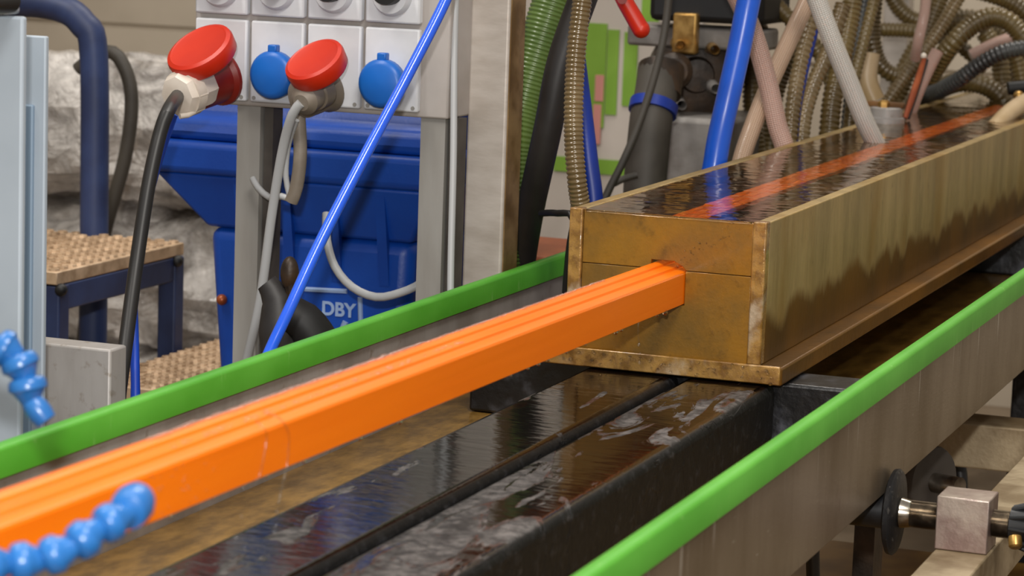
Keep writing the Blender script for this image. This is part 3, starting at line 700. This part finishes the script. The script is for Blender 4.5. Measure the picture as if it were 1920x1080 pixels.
for (x, y) in ((3.84, 2.23), (4.25, 2.23), (3.84, 2.68), (4.25, 2.68)):
    l_ = post(x, y, 0, .728).build('post', MA['navy'], ss, bevel=.003)
    B().ball((x-.012, y-.018, .722), .011, 10, 7).build('end_cap', MA['knob_blk'], l_)
for (x, y) in ((3.89, 2.01), (4.40, 2.01)): post(x, y, 0, .539, .03).build('post', MA['navy'], ss, bevel=.003)
for y in (2.23, 2.68):
    B().box(3.84, 4.25, y-.015, y+.015, .685, .729).build('side_rail', MA['navy'], ss, bevel=.003)
    B().box(3.84, 4.25, y-.014, y+.014, .505, .535).build('side_rail', MA['navy'], ss, bevel=.003)
B().tube([(4.27, 2.40, .40), (4.27, 2.40, .8), (4.27, 2.405, 1.08), (4.265, 2.425, 1.135), (4.26, 2.47, 1.162), (4.25, 2.56, 1.165), (4.25, 2.66, 1.12), (4.25, 2.68, .70)], .026, 14).build('handrail', MA['navy'], ss)

# ------------------------------------------------------------------ film wrapped bundles
def bundle(c, r, L, label, s):
    b = B(); seg, nl = 56, 44; vs = []; fs = []
    for i in range(nl+1):
        t = i/nl; y = (t-.5)*L
        e = min(1, 6*min(t, 1-t)+.25)
        for k in range(seg):
            q = 2*PI*k/seg; d = Vector((math.cos(q)*.92, y*3/max(r, .1)*.1, math.sin(q)))
            nn = noise.noise(d*3.1+Vector((s, s*2, 0)))*.17+abs(noise.noise(d*8.7+Vector((0, s, s))))*.11+abs(noise.noise(d*19+Vector((s, 0, s))))*.05
            rr = r*(1+nn)*(e**.35)
            vs.append((c[0]+math.cos(q)*rr*1.05, c[1]+y, c[2]+math.sin(q)*rr))
    for i in range(nl):
        for k in range(seg): fs.append((i*seg+k, i*seg+(k+1) % seg, (i+1)*seg+(k+1) % seg, (i+1)*seg+k))
    fs.append(tuple(range(seg))); fs.append(tuple(range(nl*seg, (nl+1)*seg)))
    return b.add(vs, fs).build('film_bundle', MA['film'], label=label, cat='film roll', ang=24, group='film wrapped bundles')
bundle((5.25, 2.80, .18), .165, 1.1, 'lowest bundle in the film-wrapped stack behind the step stool', 1.3)
bundle((5.30, 2.82, .52), .16, 1.05, 'middle film-wrapped bundle in the stack behind the step stool', 4.1)
bundle((5.24, 2.78, .85), .155, 1.0, 'topmost crumpled clear film bundle beside the red socket lid', 8.2)
B().tube([(4.66, 2.66, 1.02), (4.66, 2.61, 1.055), (4.66, 2.57, 1.05), (4.66, 2.54, .98), (4.66, 2.55, .86), (4.67, 2.60, .70), (4.7, 2.66, .5), (4.7, 2.7, .01)], .014).build('grey_cable', MA['pump_hose'], label='dull grey hose curving down behind the navy handrail', cat='hose')
B().box(4.75, 5.1, 2.2, 3.2, 0, .012).build('cardboard_sheet', MA['cardboard'], label='brown cardboard sheet on the floor below the film bundles', cat='cardboard')

# ------------------------------------------------------------------ hoses behind and into the tank
def hose(label, m, pts, wpx, corr=None, name='hose', cat='hose', ext=True, group=None, seg=14):
    P = [at(*p[:2], d=p[2]) for p in pts]
    dm = sum(p[2] for p in pts)/len(pts); r = wpx/2*dm/F_PX
    if pts[0][1] < -20 and name != 'x':   # upwards, out of view, it climbs to the added overhead manifold
        d0 = (P[0]-P[1]).normalized(); k = P[0]+d0*.12
        P = [Vector((k.x+d0.x*.2, k.y+(1.33-k.y)*.5, 1.929)), Vector((k.x+d0.x*.12, k.y+(1.33-k.y)*.25, 1.62)), k]+P
    if pts[-1][1] < -20:
        d0 = (P[-1]-P[-2]).normalized(); k = P[-1]+d0*.12
        P = P+[k, Vector((k.x+d0.x*.12, k.y+(1.33-k.y)*.25, 1.62)), Vector((k.x+d0.x*.2, k.y+(1.33-k.y)*.5, 1.93))]
    if ext:   # the hose runs on down, into the trough or to the floor beside the machine
        e = P[-1]; t = (P[-1]-P[-2]).normalized()
        if e.y < 1.29:
            P += [Vector((e.x+t.x*.1, min(max(e.y, 1.16), 1.275), .84)), Vector((e.x+t.x*.12, min(max(e.y, 1.16), 1.275), .722))]
        else:
            P += [Vector((e.x+t.x*.1, max(e.y, 1.37), e.z-.12)), Vector((e.x+t.x*.2, max(e.y, 1.38), e.z-.4)), Vector((e.x+t.x*.2, max(e.y, 1.40), r))]
    return B().tube(P, r, seg, corr).build(name, m, label=label, cat=cat, group=group, ang=180 if corr else 40)
G = 'corrugated hoses at the tank'
hose('wide olive green corrugated hose beside the steel post', MA['green_hose'], [(1068, -80, 4.0), (1040, 0, 4.0), (1010, 95, 4.0), (984, 185, 4.0), (964, 270, 4.0), (950, 400, 4.02), (935, 520, 4.04)], 82, (.0066, .035), name='corrugated_hose', group=G)
hose('thick smooth black hose between the green hose and the tank', MA['black_hose'], [(1128, -90, 3.86), (1092, 0, 3.86), (1052, 117, 3.86), (1029, 233, 3.88), (1010, 320, 3.92), (995, 390, 3.97), (980, 480, 4.04), (970, 570, 4.1)], 54)
hose('upright shiny brown corrugated hose behind the left front corner of the tank', MA['brown_hose'], [(1100, -60, 3.7), (1092, 0, 3.7), (1081, 90, 3.7), (1076, 180, 3.7), (1076, 260, 3.7), (1082, 340, 3.7), (1092, 420, 3.72)], 36, (.0064, .075), name='corrugated_hose', group=G)
hose('deep blue hose just right of the upright brown corrugated hose', MA['deep_blue'], [(1068, 0, 4.0), (1078, 90, 4.0), (1092, 200, 4.0), (1104, 300, 4.0), (1114, 390, 4.0)], 36)
hose('bright blue hose slanting down to the tank in front of the pump', MA['blue_hose'], [(1420, -70, 4.15), (1404, 0, 4.15), (1386, 90, 4.14), (1366, 180, 4.13), (1348, 260, 4.12), (1334, 340, 4.12)], 46)
hose('pink braided hose crossing in front of the tan braided hose', MA['pink_braid'], [(1345, -70, 4.38), (1385, 0, 4.4), (1415, 70, 4.42), (1438, 150, 4.44), (1456, 230, 4.45), (1472, 310, 4.46)], 38)
hose('tan braided hose leaning right behind the pink braided hose', MA['tan_braid'], [(1545, -70, 4.6), (1515, 0, 4.58), (1478, 80, 4.55), (1442, 160, 4.5), (1412, 235, 4.45), (1385, 320, 4.42)], 34)
hose('silver braided hose dipping into the tank water', MA['silver_braid'], [(1500, -90, 4.4), (1532, 0, 4.42), (1560, 75, 4.44), (1592, 155, 4.47), (1620, 225, 4.50), (1641, 268, 4.53), (1650, 283, 4.55)], 37, ext=False)
cg = 'corrugated_hose'
hose('shiny brown ribbed hose just right of the crossing braided hoses', MA['brown_hose'], [(1540, -40, 4.75), (1520, 40, 4.75), (1500, 120, 4.74), (1487, 200, 4.72), (1478, 290, 4.7)], 28, (.0105, .11), cg, group=G)
hose('thin deep blue tube among the ribbed hoses', MA['deep_blue'], [(1548, -30, 4.85), (1532, 40, 4.85), (1512, 120, 4.84), (1496, 200, 4.82), (1486, 290, 4.8)], 15)
hose('brown ribbed hose partly behind the silver braided hose', MA['brown_hose'], [(1580, 10, 4.92), (1550, 100, 4.9), (1525, 160, 4.88), (1508, 220, 4.86), (1500, 300, 4.84)], 28, (.0105, .11), cg, group=G)
hose('light khaki ribbed hose left of the black ribbed hose', MA['khaki_hose'], [(1606, -50, 5.0), (1594, 30, 5.0), (1578, 110, 4.98), (1560, 190, 4.96), (1550, 300, 4.94)], 36, (.0105, .10), cg, group=G)
hose('thin black ribbed hose between two khaki hoses', MA['dark_hose'], [(1628, -40, 5.15), (1614, 40, 5.15), (1600, 120, 5.13), (1590, 200, 5.1), (1580, 300, 5.08)], 20, (.0105, .10), cg, group=G)
hose('slim khaki hose right of the black ribbed hose', MA['khaki_hose'], [(1650, -50, 5.12), (1634, 20, 5.12), (1616, 90, 5.1), (1600, 160, 5.08), (1585, 300, 5.06)], 22, (.0105, .10), cg, group=G)
hose('khaki hose hanging in a deep U loop above the grey clamp', MA['khaki_hose'], [(1650, -70, 5.5), (1640, 0, 5.5), (1636, 70, 5.5), (1650, 120, 5.5), (1682, 142, 5.5), (1712, 122, 5.5), (1734, 70, 5.5), (1762, 0, 5.5), (1790, -70, 5.5)], 30, (.009, .09), cg, ext=False, group=G)
hose('long light brown hose slanting down left from the top edge', MA['brown_hose'], [(1830, -60, 5.35), (1795, 0, 5.35), (1755, 65, 5.35), (1712, 125, 5.35), (1672, 180, 5.35), (1630, 250, 5.35)], 24, (.009, .09), cg, group=G)
hose('tall khaki ribbed hose arching high at the right', MA['khaki_hose'], [(1690, 230, 5.6), (1722, 180, 5.55), (1752, 130, 5.5), (1784, 84, 5.45), (1822, 48, 5.45), (1862, 32, 5.45), (1900, 48, 5.45), (1935, 100, 5.45), (1960, 170, 5.5)], 36, (.010, .09), cg, group=G)
hose('wide khaki hose arching behind the tall ribbed arch', MA['khaki_hose'], [(1660, 250, 5.9), (1700, 130, 5.9), (1750, 60, 5.9), (1810, 38, 5.9), (1870, 60, 5.9), (1900, 130, 5.9), (1905, 210, 5.9)], 40, (.010, .09), cg, group=G)
hose('black ribbed hose bending in from the right edge', MA['dark_hose'], [(1985, 85, 5.3), (1930, 88, 5.3), (1880, 98, 5.3), (1835, 122, 5.32), (1800, 148, 5.35), (1765, 168, 5.4), (1720, 200, 5.5)], 29, (.0095, .09), cg, group=G)
hose('khaki hose coiled in a flat ring close above the tank', MA['khaki_hose'], [(1728, 205, 5.55), (1748, 176, 5.55), (1790, 156, 5.6), (1838, 158, 5.6), (1872, 178, 5.6), (1884, 205, 5.6), (1850, 224, 5.55), (1790, 232, 5.5), (1745, 225, 5.5)], 36, (.010, .09), cg, ext=False, group=G)
hose('khaki hose curving down beside the flat ring', MA['khaki_hose'], [(1845, 60, 5.7), (1870, 100, 5.7), (1878, 150, 5.7), (1874, 215, 5.7)], 34, (.010, .09), cg, group=G)
hose('khaki hose bowed along the right picture edge', MA['khaki_hose'], [(1880, 70, 5.75), (1905, 110, 5.75), (1915, 160, 5.75), (1905, 215, 5.75)], 30, (.010, .09), cg, group=G)
hose('olive brown hose sweeping across the top right corner', MA['khaki_hose'], [(1780, -30, 5.8), (1850, -14, 5.8), (1905, 10, 5.8), (1960, 60, 5.8)], 34, (.010, .09), cg, ext=False, group=G)
hose('khaki hose crossing level behind the U loop', MA['khaki_hose'], [(1600, 58, 6.0), (1660, 56, 6.0), (1720, 60, 6.0), (1790, 80, 6.0), (1850, 130, 6.0)], 26, (.010, .09), cg, ext=False, group=G)
hose('brown hose slanting behind the top of the U loop', MA['khaki_hose'], [(1660, -30, 6.1), (1690, 20, 6.1), (1730, 40, 6.1), (1800, 20, 6.1)], 30, (.010, .09), cg, ext=False, group=G)
hose('khaki hose leaning behind the tan braided hose', MA['khaki_hose'], [(1420, -60, 5.0), (1450, 0, 5.0), (1485, 40, 5.0), (1530, 90, 5.0), (1560, 170, 5.0)], 28, (.009, .09), cg, ext=True, group=G)
hose('khaki hose standing upright behind the bright blue hose', MA['khaki_hose'], [(1440, -20, 5.1), (1420, 60, 5.1), (1410, 150, 5.1), (1412, 240, 5.1), (1420, 330, 5.1)], 34, (.009, .09), cg, group=G)
hose('brown hose upright left of the tan braided hose foot', MA['khaki_hose'], [(1500, 30, 5.2), (1475, 110, 5.2), (1450, 190, 5.2), (1440, 300, 5.2)], 34, (.009, .09), cg, group=G)
hose('smooth pink tube hanging upright right of the U loop', MA['pink_braid'], [(1738, -50, 5.25), (1734, 20, 5.25), (1722, 75, 5.25), (1716, 110, 5.28)], 20, ext=False)
hose('pink tube leaning along the copper rod', MA['pink_braid'], [(1758, 95, 5.2), (1738, 135, 5.2), (1718, 180, 5.2), (1700, 225, 5.2)], 24)
hose('beige tube resting on the right tank brim', MA['beige_hose'], [(1862, 244, 5.05), (1886, 218, 5.12), (1915, 196, 5.2), (1960, 175, 5.3)], 34, ext=False)
hose('rose tube behind the black ribbed hose', MA['pink_braid'], [(1820, 105, 5.6), (1860, 85, 5.6), (1900, 70, 5.6)], 24, ext=False)
mf = thing('added_manifold', 'added unseen dark manifold box above the hoses, for their ends and the water reflection', 'manifold', (5.0, 1.25, 1.93))  # unseen box and post, added to end the hoses and reflect in the water
B().box(3.63, 6.3, 1.10, 1.40, 1.93, 2.05).build('box', MA['motor_dark'], mf, bevel=.01)
B().box(6.24, 6.30, 1.34, 1.40, 0, 1.93).build('rear_post', MA['post'], mf, bevel=.004)
# clamp, copper rod
cl = thing('pipe_clamp', 'grey metal pipe clamp with brass nut rising from the tank', 'clamp', at(1658, 260, d=4.95))
p = at(1660, 255, d=4.95); q = at(1660, 205, d=4.95)
B().lathe([(.030, -.10), (.030, .012), (.034, .014), (.034, .034), (.030, .036), (.030, .052), (.026, .054)], p, (0, 0, 1), 20).build('sleeve', MA['steel_grey'], cl)
B().box(q.x-.012, q.x+.012, q.y-.036, q.y+.036, q.z+.004, q.z+.014).build('strap', MA['cardboard'], cl, bevel=.003)
B().lathe([(.0, 0), (.011, 0), (.011, .012), (.007, .016)], q+Vector((-.015, 0, .002)), (0, 0, 1), 6).build('nut', MA['brass'], cl)
cr = thing('copper_rod', 'slim copper-coloured rod with white tip leaning beside the clamp', 'rod', at(1700, 210, d=5.0))
B().tube([at(1697, 222, d=4.98), at(1716, 165, d=5.0), at(1733, 110, d=5.02)], lambda t: .0045+.0022*math.sin(t*PI), 10).build('rod', MA['bronze'], cr)
B().tube([at(1703, 222, d=5.0), at(1722, 165, d=5.02), at(1738, 112, d=5.04)], .0035, 10).build('lead', MA['black_cab'], cr)
B().ball(at(1732, 105, d=5.02), .006).build('tip', MA['white_pl'], cr)
B().tube([at(1640, 190, d=5.4), at(1625, 150, d=5.4), at(1630, 100, d=5.4)], .022).build('white_tube', MA['beige_hose'], label='pale tube standing behind the grey clamp', cat='tube')
sf = thing('shut_off_fitting', 'black fitting with shiny brass end at the right picture edge', 'fitting', at(1905, 175, d=5.4))
B().tube([at(1890, 166, d=5.42), at(1930, 162, d=5.42)], .014).build('body', MA['knob_blk'], sf)
B().ball(at(1910, 180, d=5.38), .011).build('end', MA['brass'], sf)

# ------------------------------------------------------------------ pump behind the tank
pm = thing('pump', 'dark oily pump with round bolted flange behind the blue hose', 'pump', at(1300, 330, d=5.0))
c0 = at(1305, 140, d=5.0); ax = Vector((-.92, -.38, .0)).normalized()
B().lathe([(.02, -.12), (.082, -.11), (.088, -.03), (.088, -.001), (.08, .004), (.035, .006), (.03, .03), (.0, .032)], c0, ax, 32).build('flange', MA['motor_dark'], pm, ang=40)
for (x, y) in ((1331, 88), (1333, 160), (1268, 80), (1270, 190)):
    B().lathe([(.013, 0), (.013, .008), (.009, .09), (0, .015)], at(x, y, d=4.99), ax, 12).build('bolt', MA['brass'] if y < 100 else MA['steel_grey'], pm)
B().lathe([(.03, .004), (.034, .02), (.034, .07), (.024, .08), (0, .08)], at(1258, 128, d=4.98), ax, 24).build('drive_cap', MA['motor_dark'], pm)
B().box(c0.x-.12, c0.x+.12, c0.y-.10, c0.y+.09, c0.z-.21, c0.z-.07).build('housing', MA['motor_grey'], pm, bevel=.012)
B().box(c0.x-.10, c0.x+.14, c0.y-.12, c0.y+.10, 0, c0.z-.21).build('base', MA['pump_hose'], pm, bevel=.01)
B().box(c0.x-.03, c0.x+.1, c0.y-.13, c0.y+.13, c0.z+.05, c0.z+.09).build('top_plate', MA['motor_grey'], pm, bevel=.006)
B().box(c0.x-.06, c0.x+.14, c0.y-.14, c0.y+.08, c0.z+.10, c0.z+.3).build('motor', MA['knob_blk'], pm, bevel=.012)
p = at(1283, 70, d=4.93); B().box(p.x-.012, p.x+.012, p.y-.026, p.y+.02, p.z-.03, p.z+.045).build('brass_block', MA['brass'], pm, bevel=.004)
p = at(1225, 140, d=4.85); B().box(p.x-.012, p.x+.012, p.y-.012, p.y+.014, p.z-.02, p.z+.02).build('terminal', MA['brass'], pm, bevel=.003)
p = at(1240, 138, d=4.82); B().box(p.x-.01, p.x+.01, p.y-.008, p.y+.008, p.z-.018, p.z+.018).build('blue_clip', MA['deep_blue'], pm, bevel=.003)
sl = thing('suction_hose', 'thick dark grey suction hose with blue clamp left of the pump', 'hose', at(1212, 340, d=4.7))
B().tube([at(1236, 130, d=4.75), at(1230, 175, d=4.72), at(1222, 215, d=4.7), at(1214, 290, d=4.7), at(1208, 380, d=4.7), at(1205, 600, d=4.7), at(1205, 900, d=4.7)], .038, 20).build('sleeve', MA['pump_hose'], sl)
B().tube([at(1227, 194, d=4.706), at(1223, 212, d=4.7)], .0435, 20).build('clamp', MA['deep_blue'], sl)
B().tube([at(1240, 125, d=4.75), at(1234, 178, d=4.73)], .041, 20).build('coupling', MA['motor_dark'], sl)
B().tube([at(1258, -40, d=4.6), at(1246, 60, d=4.6), at(1225, 150, d=4.6), at(1195, 240, d=4.6), at(1165, 310, d=4.6), at(1140, 360, d=4.6), at(1120, 420, d=4.6), at(1100, 600, d=4.65)], .007).build('grey_cable', MA['pump_hose'], label='thin grey cable sloping down left of the suction hose', cat='cable')
B().tube([at(1195, 328, d=4.62), at(1170, 335, d=4.62), at(1150, 345, d=4.62)], .006).build('cable_branch', MA['pump_hose'], label='short grey cable stub joining the sloping cable', cat='cable')
hd = thing('valve_handle', 'red plastic lever handle hanging at the top edge', 'handle', at(1180, -20, d=4.2))
B().tube([at(1150, -50, d=4.2), at(1166, -8, d=4.2), at(1185, 26, d=4.2), at(1201, 54, d=4.2)], lambda t: .0125+.0015*t, 14).build('grip', MA['red'], hd)
B().ball(at(1202, 55, d=4.2), .0143, 14, 9).build('grip_end', MA['red'], hd)
B().lathe([(.003, 0), (.008, .002), (.008, .006)], at(1166, -2, d=4.187), ax, 12).build('rivet', MA['dark_red'], hd)
B().tube([at(1150, -50, d=4.2), at(1130, -140, d=4.2), at(1130, -400, d=4.2)], .011).build('stem', MA['alu'], hd)
# printed board
bd = thing('printed_board', 'white board with lime green blocks standing behind the hoses', 'board', at(1160, 330, X=5.9))
def rect(name, px0, py0, px1, py1, m, dx, th=.002):
    p = at(px0, py0, X=5.9); q = at(px1, py1, X=5.9)
    return B().box(5.9-dx, 5.9-dx+th, min(p.y, q.y), max(p.y, q.y), min(p.z, q.z), max(p.z, q.z)).build(name, m, bd)
p = at(940, -60, X=5.9); q = at(1300, 420, X=5.9)
B().box(5.9, 5.93, q.y, p.y, 0, 1.5).build('panel', MA['white_bd'], bd, bevel=.002)
for (a, b_, c, d) in ((1090, 42, 1132, 240), (1141, 55, 1156, 216), (1172, 60, 1192, 200), (1040, 292, 1178, 330), (1205, -10, 1235, 60)):
    rect('green_block', a, b_, c, d, MA['lime'], .004)
for (a, b_, c, d) in ((1118, 140, 1132, 190), (1114, 195, 1126, 270)): rect('pink_mark', a, b_, c, d, MA['pink_pr'], .006)
B().box(4.15, 4.4, 1.40, 1.72, 0, .80).build('rust_crate', MA['rust'], label='rust brown crate behind the black hose', cat='crate', bevel=.01)
B().tube([at(1015, 400, d=3.9), at(1045, 400, d=3.85), at(1075, 412, d=3.82), (3.6, 1.25, .85), (3.7, 1.3, .4), (3.72, 1.42, .01)], .005).build('black_cable', MA['black_cab'], label='thin black cable between black hose and tank corner', cat='cable')
B().cyl(at(862, -60, d=4.3), Vector((at(840, 500, d=4.3).x, at(840, 500, d=4.3).y, 0)), .010, seg=12).build('conduit', MA['dark_in'], label='thin dark conduit between socket box and steel post', cat='conduit')
B().tube([at(856, -60, d=3.75), at(852, 90, d=3.75), at(850, 300, d=3.75), at(845, 520, d=3.75), at(845, 700, d=3.75)], .005).build('grey_cable', MA['grey_cab'], label='thin pale cable just left of the steel post', cat='cable')
